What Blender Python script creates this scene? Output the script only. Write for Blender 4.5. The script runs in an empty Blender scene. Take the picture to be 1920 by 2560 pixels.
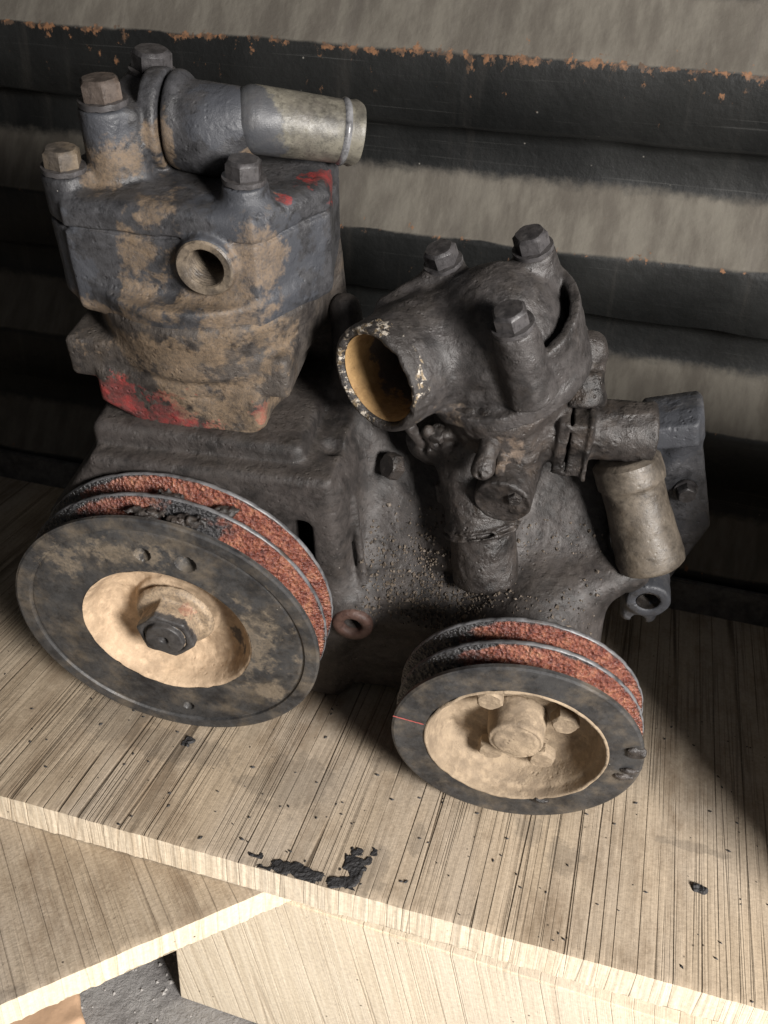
import bpy, math, random
import numpy as np
from mathutils import Matrix, Vector
random.seed(7); rng = np.random.default_rng(7)
S = bpy.context.scene
COL = S.collection
# ------------------------------------------------------------------ camera, world, lamps, exposure
CAMH = .48
RX = (0.96006, 0.18041, -0.21391); 
Xc = np.array([10600., 1992., -2358.]); Xc /= np.linalg.norm(Xc)
Yc = np.array([780., -1360., 2358.]); Yc -= Xc*(Xc@Yc); Yc /= np.linalg.norm(Yc)
Zc = np.cross(Xc, Yc); RM = np.array([Xc, Yc, Zc])           # world = RM @ (x right, y down, z forward)
cam_d = bpy.data.cameras.new('camera'); cam = bpy.data.objects.new('camera', cam_d); COL.objects.link(cam)
m4 = np.eye(4); m4[:3, 0] = RM[:, 0]; m4[:3, 1] = -RM[:, 1]; m4[:3, 2] = -RM[:, 2]; m4[:3, 3] = (0, 0, CAMH)
cam.matrix_world = Matrix(m4.tolist())
cam_d.sensor_fit = 'VERTICAL'; cam_d.sensor_height = 32.; cam_d.lens = 32.*2358/2560
cam_d.clip_start = .01; cam_d.clip_end = 60
cam_d.dof.use_dof = True; cam_d.dof.focus_distance = .56; cam_d.dof.aperture_fstop = 13
S.camera = cam
S.view_settings.view_transform = 'Standard'; S.view_settings.look = 'None'
S.view_settings.exposure = 0.0; S.view_settings.gamma = 1
W = bpy.data.worlds.new('World'); S.world = W; W.use_nodes = True
bg = W.node_tree.nodes['Background']; bg.inputs[0].default_value = (.74, .70, .66, 1); bg.inputs[1].default_value = .042
def area(name, pos, target, size, sizey, power, color, spread=180):
    l = bpy.data.lights.new(name, 'AREA'); l.shape = 'RECTANGLE'; l.size = size; l.size_y = sizey; l.energy = power; l.color = color
    l.spread = math.radians(spread)
    o = bpy.data.objects.new(name, l); COL.objects.link(o); o.location = pos
    o.rotation_euler = (Vector(target)-Vector(pos)).to_track_quat('-Z', 'Y').to_euler()
    return o
area('doorway_light', (.97, -.46, .70), (-.05, .5, .10), .38, .38, 60, (1, .96, .92))
area('fill_light', (.2, -1.2, 1.6), (-.05, .6, .1), 1.6, 1.2, 1.3, (.86, .90, 1))  # added soft fill, stands for no real opening

# ------------------------------------------------------------------ local frame of the machine
C1 = np.array([-.2485, .4266, .0978])
nn = np.array([.103, -.9725, -.21]); nn /= np.linalg.norm(nn)
ux = np.array([-nn[1], nn[0], 0]); ux /= np.linalg.norm(ux)
uu = np.cross(ux, -nn); uu *= np.sign(uu[2])
L = np.array([ux, -nn, uu])
def l2w(p): return C1+np.asarray(p, float)@L
def w2l(p): return (np.asarray(p, float)-C1)@L.T
BASE = np.array([-.12, .52, 0.]); BL = w2l(BASE)

# ------------------------------------------------------------------ helpers
def mesh_obj(name, V, F, mat, parent=None, smooth=True, attrs=None, quads=None):
    me = bpy.data.meshes.new(name)
    V = np.ascontiguousarray(V, dtype=np.float32)
    if isinstance(F, np.ndarray):
        me.vertices.add(len(V)); me.vertices.foreach_set('co', V.ravel())
        k = F.shape[1]
        me.loops.add(F.size); me.loops.foreach_set('vertex_index', F.astype(np.int32).ravel())
        me.polygons.add(len(F)); me.polygons.foreach_set('loop_start', np.arange(0, F.size, k, dtype=np.int32))
        me.update(calc_edges=True)
    else:
        me.from_pydata(V.tolist(), [], F); me.update()
    if attrs:
        for an, av in attrs.items():
            a = me.attributes.new(an, 'FLOAT', 'POINT'); a.data.foreach_set('value', np.asarray(av, np.float32))
    if smooth: me.polygons.foreach_set('use_smooth', np.ones(len(me.polygons), bool))
    me.materials.append(mat)
    o = bpy.data.objects.new(name, me); COL.objects.link(o)
    if parent is not None: o.parent = parent
    return o
def auto_sharp(o, deg=32):
    me = o.data
    bm = __import__('bmesh').new(); bm.from_mesh(me)
    th = math.radians(deg)
    for e in bm.edges:
        if len(e.link_faces) == 2 and e.calc_face_angle(0) > th: e.smooth = False
    bm.to_mesh(me); bm.free()
def tag(o, label, cat, group=None, kind=None):
    if label: o['label'] = label
    if cat: o['category'] = cat
    if group: o['group'] = group
    if kind: o['kind'] = kind
    return o
def unit(v): v = np.asarray(v, float); return v/np.linalg.norm(v)
def frame(z, hint=(1, 0, 0)):
    z = unit(z); x = np.asarray(hint, float); x = x-z*(x@z)
    if np.linalg.norm(x) < 1e-3: x = np.array([0, 1., 0]); x = x-z*(x@z)
    x = unit(x); y = np.cross(z, x); return np.array([x, y, z])
_lat = np.random.default_rng(3).random((32, 32, 32)).astype(np.float32)*2-1
def vnoise(P, s, off=0.):
    q = P/s+off; i = np.floor(q).astype(int); f = q-i; f = f*f*(3-2*f)
    r = 0
    for dx in (0, 1):
        for dy in (0, 1):
            for dz in (0, 1):
                w = (f[..., 0] if dx else 1-f[..., 0])*(f[..., 1] if dy else 1-f[..., 1])*(f[..., 2] if dz else 1-f[..., 2])
                r = r+w*_lat[(i[..., 0]+dx) % 32, (i[..., 1]+dy) % 32, (i[..., 2]+dz) % 32]
    return r
# signed distance primitives
def smin(a, b, k):
    h = np.clip(.5+.5*(b-a)/k, 0, 1); return b*(1-h)+a*h-k*h*(1-h)
def smax(a, b, k): return -smin(-a, -b, k)
def sph(P, c, r): return np.linalg.norm(P-np.asarray(c), axis=-1)-r
def ell(P, c, r):
    q = (P-np.asarray(c))/np.asarray(r); k0 = np.linalg.norm(q, axis=-1); k1 = np.linalg.norm(q/np.asarray(r), axis=-1)+1e-9
    return k0*(k0-1)/k1
def cap(P, a, b, ra, rb=None):
    rb = ra if rb is None else rb
    a = np.asarray(a, float); b = np.asarray(b, float); d = b-a; t = np.clip(((P-a)@d)/(d@d), 0, 1)
    return np.linalg.norm(P-a-t[..., None]*d, axis=-1)-(ra+(rb-ra)*t)
def cyl(P, a, b, ra, rb=None, rd=.002):
    rb = ra if rb is None else rb
    a = np.asarray(a, float); b = np.asarray(b, float); d = b-a; l = np.linalg.norm(d); z = d/l
    q = P-a; h = q@z; rr = np.linalg.norm(q-h[..., None]*z, axis=-1); t = np.clip(h/l, 0, 1)
    dx = rr-(ra+(rb-ra)*t)+rd; dy = np.abs(h-l/2)-l/2+rd
    return np.minimum(np.maximum(dx, dy), 0)+np.sqrt(np.maximum(dx, 0)**2+np.maximum(dy, 0)**2)-rd
def box(P, c, hs, rd=.003, M=None):
    q = P-np.asarray(c)
    if M is not None: q = q@M.T
    q = np.abs(q)-np.asarray(hs)+rd
    return np.linalg.norm(np.maximum(q, 0), axis=-1)+np.minimum(q.max(-1), 0)-rd
def prism(P, poly, c, M, hh, rd=.002):
    # polygon in (x,y) of frame M at c, extruded +-hh on z
    q = (P-np.asarray(c))@M.T; x, y = q[..., 0], q[..., 1]; n = len(poly)
    d = np.full(x.shape, 1e9); inside = np.zeros(x.shape, bool)
    for i in range(n):
        ax, ay = poly[i]; bx_, by_ = poly[(i+1) % n]; ex, ey = bx_-ax, by_-ay
        wx, wy = x-ax, y-ay; t = np.clip((wx*ex+wy*ey)/(ex*ex+ey*ey), 0, 1)
        d = np.minimum(d, (wx-ex*t)**2+(wy-ey*t)**2)
        cnd = ((ay > y) != (by_ > y)) & (x < (bx_-ax)*(y-ay)/((by_-ay) if by_ != ay else 1e-9)+ax)
        inside ^= cnd
    d = np.sqrt(d)*np.where(inside, -1, 1)
    dx = d+rd; dy = np.abs(q[..., 2])-hh+rd
    return np.minimum(np.maximum(dx, dy), 0)+np.sqrt(np.maximum(dx, 0)**2+np.maximum(dy, 0)**2)-rd
def nets(fn, lo, hi, h):
    lo = np.asarray(lo, float); hi = np.asarray(hi, float)
    n = np.ceil((hi-lo)/h).astype(int)+1
    g = [lo[i]+h*np.arange(n[i]) for i in range(3)]
    D = np.empty(n, np.float32)
    st = max(1, int(600000/(n[1]*n[2])))
    for s in range(0, n[0], st):
        xs = g[0][s:s+st]
        P = np.stack(np.meshgrid(xs, g[1], g[2], indexing='ij'), -1)
        D[s:s+st] = fn(P)
    neg = D < 0
    cnt = np.zeros(tuple(n-1), np.int8); 
    for dx in (0, 1):
        for dy in (0, 1):
            for dz in (0, 1): cnt += neg[dx:n[0]-1+dx, dy:n[1]-1+dy, dz:n[2]-1+dz]
    act = (cnt > 0) & (cnt < 8); idx = np.argwhere(act)
    ids = np.full(act.shape, -1, np.int64); ids[act] = np.arange(len(idx))
    acc = np.zeros((len(idx), 3)); c = np.zeros(len(idx))
    cor = [(0, 0, 0), (1, 0, 0), (0, 1, 0), (1, 1, 0), (0, 0, 1), (1, 0, 1), (0, 1, 1), (1, 1, 1)]
    vals = [D[idx[:, 0]+a, idx[:, 1]+b, idx[:, 2]+e] for a, b, e in cor]
    for i, j in [(0, 1), (2, 3), (4, 5), (6, 7), (0, 2), (1, 3), (4, 6), (5, 7), (0, 4), (1, 5), (2, 6), (3, 7)]:
        a, b = vals[i], vals[j]; m = (a < 0) != (b < 0)
        t = np.where(m, a/np.where(m, a-b, 1), 0)
        pi = np.array(cor[i], float); pj = np.array(cor[j], float)
        acc += np.where(m[:, None], pi+t[:, None]*(pj-pi), 0); c += m
    V = lo+h*(idx+acc/c[:, None])
    F = []
    for ax in range(3):
        o1, o2 = (ax+1) % 3, (ax+2) % 3
        A = [slice(None)]*3; B = [slice(None)]*3
        A[ax] = slice(0, n[ax]-1); B[ax] = slice(1, n[ax])
        for o in (o1, o2): A[o] = slice(1, n[o]-1); B[o] = slice(1, n[o]-1)
        s0 = neg[tuple(A)]; s1 = neg[tuple(B)]
        e = np.argwhere(s0 != s1)
        fl = s0[e[:, 0], e[:, 1], e[:, 2]]
        e = e.copy(); e[:, o1] += 1; e[:, o2] += 1
        def vid(d1, d2):
            q = e.copy(); q[:, o1] -= d1; q[:, o2] -= d2
            return ids[q[:, 0], q[:, 1], q[:, 2]]
        f = np.stack([vid(1, 1), vid(0, 1), vid(0, 0), vid(1, 0)], 1)
        f[~fl] = f[~fl][:, ::-1]; F.append(f)
    F = np.concatenate(F)
    for _ in range(2):
        A = np.zeros_like(V); n_ = np.zeros(len(V))
        for q in range(4):
            for w in (1, 3):
                for ax_ in range(3): A[:, ax_] += np.bincount(F[:, q], V[F[:, (q+w) % 4], ax_], len(V))
                n_ += np.bincount(F[:, q], minlength=len(V))
        V = V*.6+.4*A/n_[:, None]
    return V, F
def casting(name, fn, lo, hi, h, mat, parent, fields=None, rough=.00012, lump=.0002):
    def g(P): return fn(P)+rough*vnoise(P, .0045)+lump*vnoise(P, .014, 5.3)
    V, F = nets(g, lo, hi, h)
    at = {k: f(V)+1 for k, f in (fields or {}).items()}
    return mesh_obj(name, V-BL, F, mat, parent, True, at)
def blob(*specs):
    # soft patches: (centre, radius) -> field, 0 at the rim, 1 in the middle
    def f(V):
        r = np.full(len(V), -1.)
        for c, rad in specs: r = np.maximum(r, 1-np.linalg.norm((V-np.asarray(c))/np.asarray(rad), axis=1))
        return r
    return f
def lathe(prof, seg, c, M, disp=None):
    # prof: (r,z) ; axis = M[2] through c
    prof = np.asarray(prof, float); th = np.linspace(0, 2*math.pi, seg, endpoint=False)
    r = prof[:, 0][None, :]+np.zeros((seg, 1)); z = prof[:, 1][None, :]+np.zeros((seg, 1))
    if disp is not None: r, z = disp(r, z, th[:, None]+np.zeros_like(r))
    P = np.stack([r*np.cos(th)[:, None], r*np.sin(th)[:, None], z], -1).reshape(-1, 3)
    m = len(prof); i = np.arange(seg)[:, None]*m; j = (np.arange(seg)[:, None]+1) % seg*m; k = np.arange(m-1)[None, :]
    F = np.stack([i+k, j+k, j+k+1, i+k+1], -1).reshape(-1, 4)
    return np.asarray(c)+P@M, F
def densify(prof, step):
    out = [prof[0]]
    for a, b in zip(prof[:-1], prof[1:]):
        n = max(1, int(math.ceil(math.dist(a, b)/step)))
        for k in range(1, n+1): out.append((a[0]+(b[0]-a[0])*k/n, a[1]+(b[1]-a[1])*k/n))
    return out

# ------------------------------------------------------------------ material helpers
class NT:
    def __init__(s, name):
        s.m = bpy.data.materials.new(name); s.m.use_nodes = True; s.t = s.m.node_tree
        s.b = s.t.nodes['Principled BSDF']; s.co = s.n('ShaderNodeTexCoord').outputs['Object']
    def n(s, ty, **kw):
        x = s.t.nodes.new(ty)
        for k, v in kw.items(): setattr(x, k, v)
        return x
    def l(s, a, b):
        if hasattr(a, 'links') or isinstance(a, bpy.types.NodeSocket): s.t.links.new(a, b)
        else: b.default_value = a
    def noise(s, scale, detail=4, rough=.55, vec=None, sc=None, dist=0., off=None):
        v = vec if vec is not None else s.co
        if sc is not None or off is not None:
            mp = s.n('ShaderNodeMapping'); s.l(v, mp.inputs[0])
            if sc is not None: mp.inputs['Scale'].default_value = sc
            if off is not None: mp.inputs['Location'].default_value = off
            v = mp.outputs[0]
        x = s.n('ShaderNodeTexNoise'); s.l(v, x.inputs['Vector']); x.inputs['Scale'].default_value = scale
        x.inputs['Detail'].default_value = detail; x.inputs['Roughness'].default_value = rough; x.inputs['Distortion'].default_value = dist
        return x.outputs['Fac']
    def vor(s, scale, vec=None, feat='F1'):
        x = s.n('ShaderNodeTexVoronoi', feature=feat); s.l(vec if vec is not None else s.co, x.inputs['Vector']); x.inputs['Scale'].default_value = scale
        return x.outputs['Distance']
    def math(s, op, a, b=0., c=None, clamp=False):
        x = s.n('ShaderNodeMath', operation=op, use_clamp=clamp); s.l(a, x.inputs[0]); s.l(b, x.inputs[1])
        if c is not None: s.l(c, x.inputs[2])
        return x.outputs[0]
    def step(s, v, lo, hi, a=0., b=1.):
        x = s.n('ShaderNodeMapRange', clamp=True, interpolation_type='SMOOTHSTEP'); s.l(v, x.inputs[0])
        for i, q in enumerate((lo, hi, a, b)): x.inputs[i+1].default_value = q
        return x.outputs[0]
    def mix(s, f, a, b, mode='MIX'):
        x = s.n('ShaderNodeMix', data_type='RGBA', blend_type=mode); s.l(f, x.inputs[0])
        for q, i in ((a, 6), (b, 7)):
            if isinstance(q, tuple): q = (*q, 1) if len(q) == 3 else q
            s.l(q, x.inputs[i])
        return x.outputs[2]
    def ramp(s, f, stops):
        x = s.n('ShaderNodeValToRGB'); s.l(f, x.inputs[0]); e = x.color_ramp.elements
        while len(e) < len(stops): e.new(.5)
        for q, (p, c) in zip(e, stops): q.position = p; q.color = (*c, 1)
        return x.outputs[0]
    def attr(s, name):                      # fields are stored +1, so that a mesh without the field reads 'none'
        return s.math('SUBTRACT', s.n('ShaderNodeAttribute', attribute_name=name).outputs['Fac'], 1.)
    def bump(s, h, strength=1., dist=.001, prev=None):
        x = s.n('ShaderNodeBump'); s.l(h, x.inputs['Height']); x.inputs['Strength'].default_value = strength; x.inputs['Distance'].default_value = dist
        if prev is not None: s.l(prev, x.inputs['Normal'])
        return x.outputs[0]
    def fin(s, col, rough, nor=None, metal=0., spec=None):
        s.l(col if not isinstance(col, tuple) else (*col, 1), s.b.inputs['Base Color']); s.l(rough, s.b.inputs['Roughness']); s.l(metal, s.b.inputs['Metallic'])
        if nor is not None: s.l(nor, s.b.inputs['Normal'])
        if spec is not None: s.b.inputs['Specular IOR Level'].default_value = spec
        return s.m

def cast_mat(name, c1, c2, *a_, **k_):
    return cast_mat_(name, tuple(x*.56 for x in c1), tuple(x*.60 for x in c2), *a_, **k_)
def cast_mat_(name, c1, c2, dust=(.165, .115, .070), dust_amt=.0, grit=.5, rough=.62, red=(.23, .030, .028), fine=1.):
    t = NT(name)
    a = t.noise(34, 7, .7); b = t.noise(170, 4, .6)
    col = t.mix(t.step(a, .33, .62), tuple(x*(.62 if c1[0] < .12 else .92) for x in c1), tuple(x*1.12 for x in c2))
    # dust that has settled on faces turned to the sky
    gm = t.n('ShaderNodeNewGeometry'); sx = t.n('ShaderNodeSeparateXYZ'); t.l(gm.outputs['True Normal'], sx.inputs[0])
    up = t.math('MULTIPLY', t.step(t.math('ADD', sx.outputs[2], t.math('MULTIPLY', t.math('SUBTRACT', t.noise(70, 5, .7), .5), 1.6)), .60, 1.1), .22)
    col = t.mix(up, col, tuple(.5*x+.5*y for x, y in zip(c2, (.15, .125, .10))))
    dk = t.step(t.noise(230, 5, .75), .50, .66); col = t.mix(t.math('MULTIPLY', dk, .55 if c1[0] < .12 else .10), col, tuple(x*.35 for x in c1))
    col = t.mix(t.math('MULTIPLY', t.step(b, .45, .75), .45), col, tuple(min(1, x*1.7) for x in c2))
    # soot and grease specks
    sp = t.step(t.vor(800), .05, .30, 1, 0); sp = t.math('MULTIPLY', sp, t.step(t.noise(60, 3), .5, .62))
    col = t.mix(t.math('MULTIPLY', sp, .7), col, tuple(x*.3 for x in c1))
    nz = t.noise(55, 6, .62); nf = t.noise(260, 4, .6)
    edge = t.math('ADD', t.math('MULTIPLY', t.math('SUBTRACT', nz, .5), 2.6), t.math('MULTIPLY', t.math('SUBTRACT', nf, .5), .9))
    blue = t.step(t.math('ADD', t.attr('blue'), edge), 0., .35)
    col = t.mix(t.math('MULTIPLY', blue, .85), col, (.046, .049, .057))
    rd = t.step(t.math('ADD', t.attr('red'), t.math('MULTIPLY', edge, 1.5)), .02, .22); rd = t.math('MULTIPLY', rd, t.step(t.noise(420, 4, .75), .30, .55, .5, 1.))
    rcol = t.mix(t.step(t.noise(120, 3), .35, .6), red, (red[0]*.45, red[1]*.9, red[2]*.9))
    col = t.mix(t.math('MULTIPLY', rd, .85), col, rcol)
    td = t.step(t.math('ADD', t.math('SUBTRACT', t.math('MULTIPLY', t.attr('tan'), .75), .04), t.math('MULTIPLY', edge, 1.15)), -.1, .34); td = t.math('MULTIPLY', td, t.step(t.noise(500, 4, .75), .30, .62, .35, .9))
    tcol = t.mix(t.step(t.noise(90, 4), .35, .65), dust, tuple(x*1.45 for x in dust))
    col = t.mix(t.math('MULTIPLY', td, .64), col, tcol)
    if dust_amt > 0:
        d = t.step(t.noise(45, 6, .65, off=(3, 1, 2)), .58-.25*dust_amt, .8)
        col = t.mix(t.math('MULTIPLY', d, dust_amt), col, dust)
    # pale chips
    ch = t.step(t.vor(150), .0, .07, 1, 0); ch = t.math('MULTIPLY', ch, t.step(t.noise(40, 2, off=(7, 7, 7)), .6, .68))
    col = t.mix(ch, col, (.45, .42, .38))
    h = t.math('ADD', t.math('MULTIPLY', t.noise(1100, 3, .7), .42*grit*fine), t.math('MULTIPLY', t.noise(330, 4, .6), .30*grit))
    pit = t.math('MULTIPLY', t.step(t.vor(230), .05, .3, 0, 1), t.step(t.noise(70, 3), .45, .6))
    h = t.math('ADD', h, t.math('MULTIPLY', pit, .5*grit))
    n = t.bump(h, 1., .0011)
    rg = t.math('ADD', t.math('MULTIPLY', t.noise(130, 5, .7), .60), rough-.32)
    rg = t.math('ADD', rg, t.math('MULTIPLY', td, .2), clamp=True)
    return t.fin(col, rg, n, 0., .46)

M_head = cast_mat('painted_head', (.040, .040, .044), (.065, .065, .070), grit=.55, rough=.52)
M_block = cast_mat('block_iron', (.045, .038, .036), (.085, .072, .062), dust_amt=.25, grit=.8)
M_case = cast_mat('sooty_iron', (.033, .028, .026), (.062, .053, .049), dust=(.14, .11, .085), dust_amt=.12, grit=.6)
M_therm = cast_mat('sooty_alloy', (.044, .039, .038), (.074, .067, .065), dust=(.16, .12, .085), dust_amt=.12, grit=.7, rough=.5)
M_greasy = cast_mat('greasy_iron', (.022, .019, .018), (.055, .047, .043), dust=(.15, .11, .08), dust_amt=.3, grit=1., rough=.45)
M_plate = cast_mat('blue_black_plate', (.062, .063, .070), (.110, .111, .120), dust=(.14, .12, .11), dust_amt=.08, grit=.7, rough=.5)
M_bolt = cast_mat('bolt_steel', (.048, .045, .047), (.085, .080, .082), dust=(.20, .15, .10), dust_amt=.12, grit=.25, rough=.42)
M_brass = cast_mat('dull_zinc', (.100, .082, .065), (.165, .138, .108), dust=(.10, .075, .05), dust_amt=.4, grit=.3, rough=.5)
M_tan = cast_mat_('dust_crust', (.32, .23, .15), (.43, .32, .215), dust=(.5, .36, .22), dust_amt=.3, grit=.45, rough=.9)
M_tan2 = cast_mat_('dust_crust_grey', (.20, .152, .105), (.275, .212, .145), dust=(.36, .27, .17), dust_amt=.3, grit=.6, rough=.9)
M_disc = cast_mat('pulley_black_paint', (.038, .038, .041), (.062, .062, .063), dust=(.19, .15, .105), dust_amt=.6, grit=.28, rough=.55)
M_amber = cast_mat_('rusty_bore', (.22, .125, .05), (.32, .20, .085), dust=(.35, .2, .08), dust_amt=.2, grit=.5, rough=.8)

M_rim = cast_mat_('worn_rim', (.045, .045, .048), (.12, .12, .125), dust=(.16, .10, .06), dust_amt=.3, grit=.2, rough=.42)
def rust_mat():
    t = NT('flaking_rust')
    n1 = t.noise(95, 6, .7); n2 = t.noise(420, 4, .65); v = t.vor(420)
    col = t.ramp(t.math('ADD', t.math('MULTIPLY', n1, .65), t.math('MULTIPLY', n2, .4)), [(.36, (.035, .013, .011)), (.45, (.13, .035, .024)), (.52, (.19, .060, .038)), (.59, (.28, .105, .062)), (.68, (.38, .18, .10)), (.80, (.52, .28, .11))])
    tar = t.step(t.math('ADD', t.attr('tar'), t.math('MULTIPLY', t.math('SUBTRACT', t.noise(70, 6, .7), .5), 3.2)), -.25, .45)  # tar blot, plus shade painted onto the groove's left
    col = t.mix(tar, col, (.035, .034, .036))
    h = t.math('ADD', t.math('MULTIPLY', t.noise(380, 5, .7), 1.), t.math('MULTIPLY', v, .8))
    rg = t.math('ADD', t.math('MULTIPLY', t.noise(300, 3), .6), .02, clamp=True)
    return t.fin(col, rg, t.bump(h, 1, .0028), 0., .9)
M_rust = rust_mat()

# ------------------------------------------------------------------ the machine
U = bpy.data.objects.new('air_compressor', None); COL.objects.link(U)
u4 = np.eye(4); u4[:3, :3] = L.T; u4[:3, 3] = BASE; U.matrix_world = Matrix(u4.tolist())
U.empty_display_size = .05
tag(U, 'greasy old engine air compressor with two rusty belt pulleys, standing on the sawn plank', 'air compressor')

# bolts -------------------------------------------------------------
def hex_mesh(name, r, h, mat, dome=.0):
    rings = [(r*.97, 0), (r, h*.08), (r, h*.80), (r*.90, h*.97), (r*.86, h)]
    V = []; F = []
    for k, (rr, z) in enumerate(rings):
        for i in range(24):
            a = 2*math.pi*i/24; ph = (a+math.pi/6) % (math.pi/3)-math.pi/6
            hexr = rr*math.cos(math.pi/6)/math.cos(ph)
            q = hexr if k < 3 else min(hexr, rr*.93)
            q *= 1+.012*math.sin(3.1*i+k*1.7)
            V.append((q*math.cos(a), q*math.sin(a), z))
    for k in range(len(rings)-1):
        for i in range(24): j = (i+1) % 24; F.append((k*24+i, k*24+j, k*24+24+j, k*24+24+i))
    V.append((0, 0, h+dome)); c = len(V)-1; b = (len(rings)-1)*24
    for i in range(24): F.append((b+i, b+(i+1) % 24, c))
    F.append(tuple(range(23, -1, -1)))
    o = mesh_obj(name, np.array(V), F, mat, None, True); auto_sharp(o, 25); return o
def washer_mesh(r, ri, h, mat):
    prof = [(ri, 0), (r, 0), (r*1.01, h*.5), (r, h), (ri, h), (ri, 0)]
    V, F = lathe(prof, 32, (0, 0, 0), np.eye(3)); V[:, 2] += .00025*np.sin(V[:, 0]*900)
    o = mesh_obj('washer', V, F, mat, None, True); auto_sharp(o, 30); return o
bolt_proto = hex_mesh('bolt', .0107, .0100, M_bolt); bolt_mesh = bolt_proto.data
wash_proto = washer_mesh(.0125, .004, .0028, M_bolt)
_first = {'b': True, 'w': True}
def bolt(pos, axis, scale=1., spin=0., washer=True, parent=None, mat=None):
    if _first['b']: o = bolt_proto; _first['b'] = False
    else: o = bolt_proto.copy(); COL.objects.link(o)
    o.data = bolt_mesh
    if mat:
        o.data = bolt_mesh.copy(); o.data.materials[0] = mat
    M = frame(axis, (math.cos(spin), math.sin(spin), .13)); m = np.eye(4); m[:3, :3] = M.T*scale
    m[:3, 3] = np.asarray(pos)-BL
    o.parent = parent or U; o.matrix_local = Matrix(m.tolist())
    if washer:
        if _first['w']: w = wash_proto; _first['w'] = False
        else: w = wash_proto.copy(); COL.objects.link(w)
        w.parent = o; w.matrix_local = Matrix.Translation((0, 0, -.0028))
    return o

# crankcase + web + sump --------------------------------------------------
def d_case(P):
    a, d, u = P[..., 0], P[..., 1], P[..., 2]
    # main crankcase box behind the pulley, its lip higher at the front edge
    r = prism(P, [(-.052, .100), (.100, .104), (.106, 0), (.100, -.105), (-.085, -.10), (-.092, .045)], (0, .130, 0), np.array([[1, 0, 0], [0, 0, 1], [0, -1, 0.]]), .083, .006)
    r = smin(r, cyl(P, (0, .03, 0), (0, .07, 0), .045), .01)
    # raised step under the cylinder
    r = smin(r, box(P, (.012, .142, .090), (.068, .080, .0245), .007), .003)
    # right shoulder / column
    r = smin(r, box(P, (.094, .095, .012), (.012, .040, .082), .008), .012)
    r = smin(r, cap(P, (.088, .15, .16), (.104, .12, .07), .010, .014), .02)
    # web, leaning back as it rises
    M = frame((0, -.83, .56)); 
    r = smin(r, box(P, (.178, .098, .035), (.094, .070, .011), .006, np.array([M[0], M[1], M[2]])), .022)
    r = smin(r, box(P, (.13, .085, -.045), (.05, .03, .055), .01), .02)
    # right foot of the web
    r = smin(r, cap(P, (.235, .060, .012), (.290, .082, .032), .016, .010), .02)
    r = smin(r, cap(P, (.29, .085, .022), (.300, .10, .012), .009), .008)
    # pedestal below the pump
    r = smin(r, cyl(P, (.185, .088, .015), (.186, .106, .06), .030, .027, .006), .012)
    # shaft housing behind the small pulley
    r = smin(r, cyl(P, (.227, .004, -.018), (.227, .10, -.018), .034, .050, .006), .02)
    # sump foot
    r = smin(r, box(P, (.10, .20, -.085), (.075, .022, .050), .008), .02)
    # pulley slot beside the column
    r = smax(r, -box(P, (.080, .052, .035), (.0065, .03, .034), .005), .004)
    # ledge recess at the back corner
    r = smax(r, -sph(P, (.093, .082, .106), .008), .004)
    r = smin(r, cap(P, (-.045, .055, .094), (.095, .055, .098), .0035), .003)
    r = smin(r, cap(P, (.108, .070, .075), (.118, .058, .01), .003), .004)
    # ear with rusty hole
    r = smin(r, cyl(P, (.113, .040, -.012), (.113, .075, -.012), .014, None, .003), .008)
    r = smax(r, -cyl(P, (.113, .02, -.012), (.113, .065, -.012), .0065), .001)
    return r+.0008*np.maximum(0, vnoise(P, .0025, 3.))*(np.clip((a-.09)/.03, 0, 1))
casting('crankcase', d_case, (-.11, .0, -.145), (.33, .235, .195), .0017, M_case, U,
        {'red': blob(((-.09, .10, .095), .008), ((.062, .10, .10), .009), ((.062, .10, .10), .004)),
         'tan': blob(((.17, .06, .0), .006))})
# ring of the rusty ear
V, F = lathe([(.0065, .004), (.0065, 0), (.0085, -.0012), (.0125, -.001), (.0138, .001), (.0138, .006)], 40, np.array((.113, .0392, -.012))-BL, frame((0, 1, 0)))
mesh_obj('rusty_collar', V, F, cast_mat('rust_brown', (.07, .034, .028), (.12, .065, .05), grit=.5), U)

# cylinder block ----------------------------------------------------------
def d_block(P):
    r = cyl(P, (.003, .128, .09), (.003, .128, .150), .050, .063, .006)
    r = smin(r, prism(P, [(-.050, .150), (.054, .150), (.054, .118), (.040, .104), (-.012, .104), (-.050, .124)], (0, .112, 0), np.array([[1, 0, 0], [0, 0, 1], [0, -1, 0.]]), .040, .006), .006)
    r = smin(r, box(P, (.002, .128, .153), (.068, .053, .0135), .004), .002)
    r = smin(r, cyl(P, (.01, .13, .15), (.01, .13, .19), .066, .070, .006), .005)
    r = smin(r, cap(P, (.070, .165, .20), (.072, .17, .10), .012, .016), .018)
    u_ = P[..., 2]; e_ = .0007*vnoise(P, .02, 3.)
    r = smax(r, -(np.maximum(np.abs(u_-.1385-e_)-.0005, -r-.0012)), .0004)
    return r
casting('cylinder_block', d_block, (-.095, .055, .08), (.105, .21, .20), .0014, M_block, U,
        {'red': blob(((-.035, .08, .128), (.036, .04, .019)), ((-.012, .07, .122), (.03, .03, .012)), ((.0, .07, .118), (.04, .03, .008)), ((-.02, .07, .105), (.035, .03, .012)), ((.02, .07, .097), (.03, .03, .008)), ((-.055, .10, .128), (.008, .02, .014)), ((-.07, .09, .142), .01), ((.05, .075, .13), .008), ((-.005, .07, .098), .018)),
         'tan': blob(((.01, .07, .165), (.05, .03, .022)), ((.03, .07, .13), (.035, .04, .03)), ((.045, .075, .118), (.02, .04, .025)), ((.0, .075, .15), (.018, .03, .010)), ((.06, .09, .175), (.012, .03, .02)))}, lump=.0003)

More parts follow.
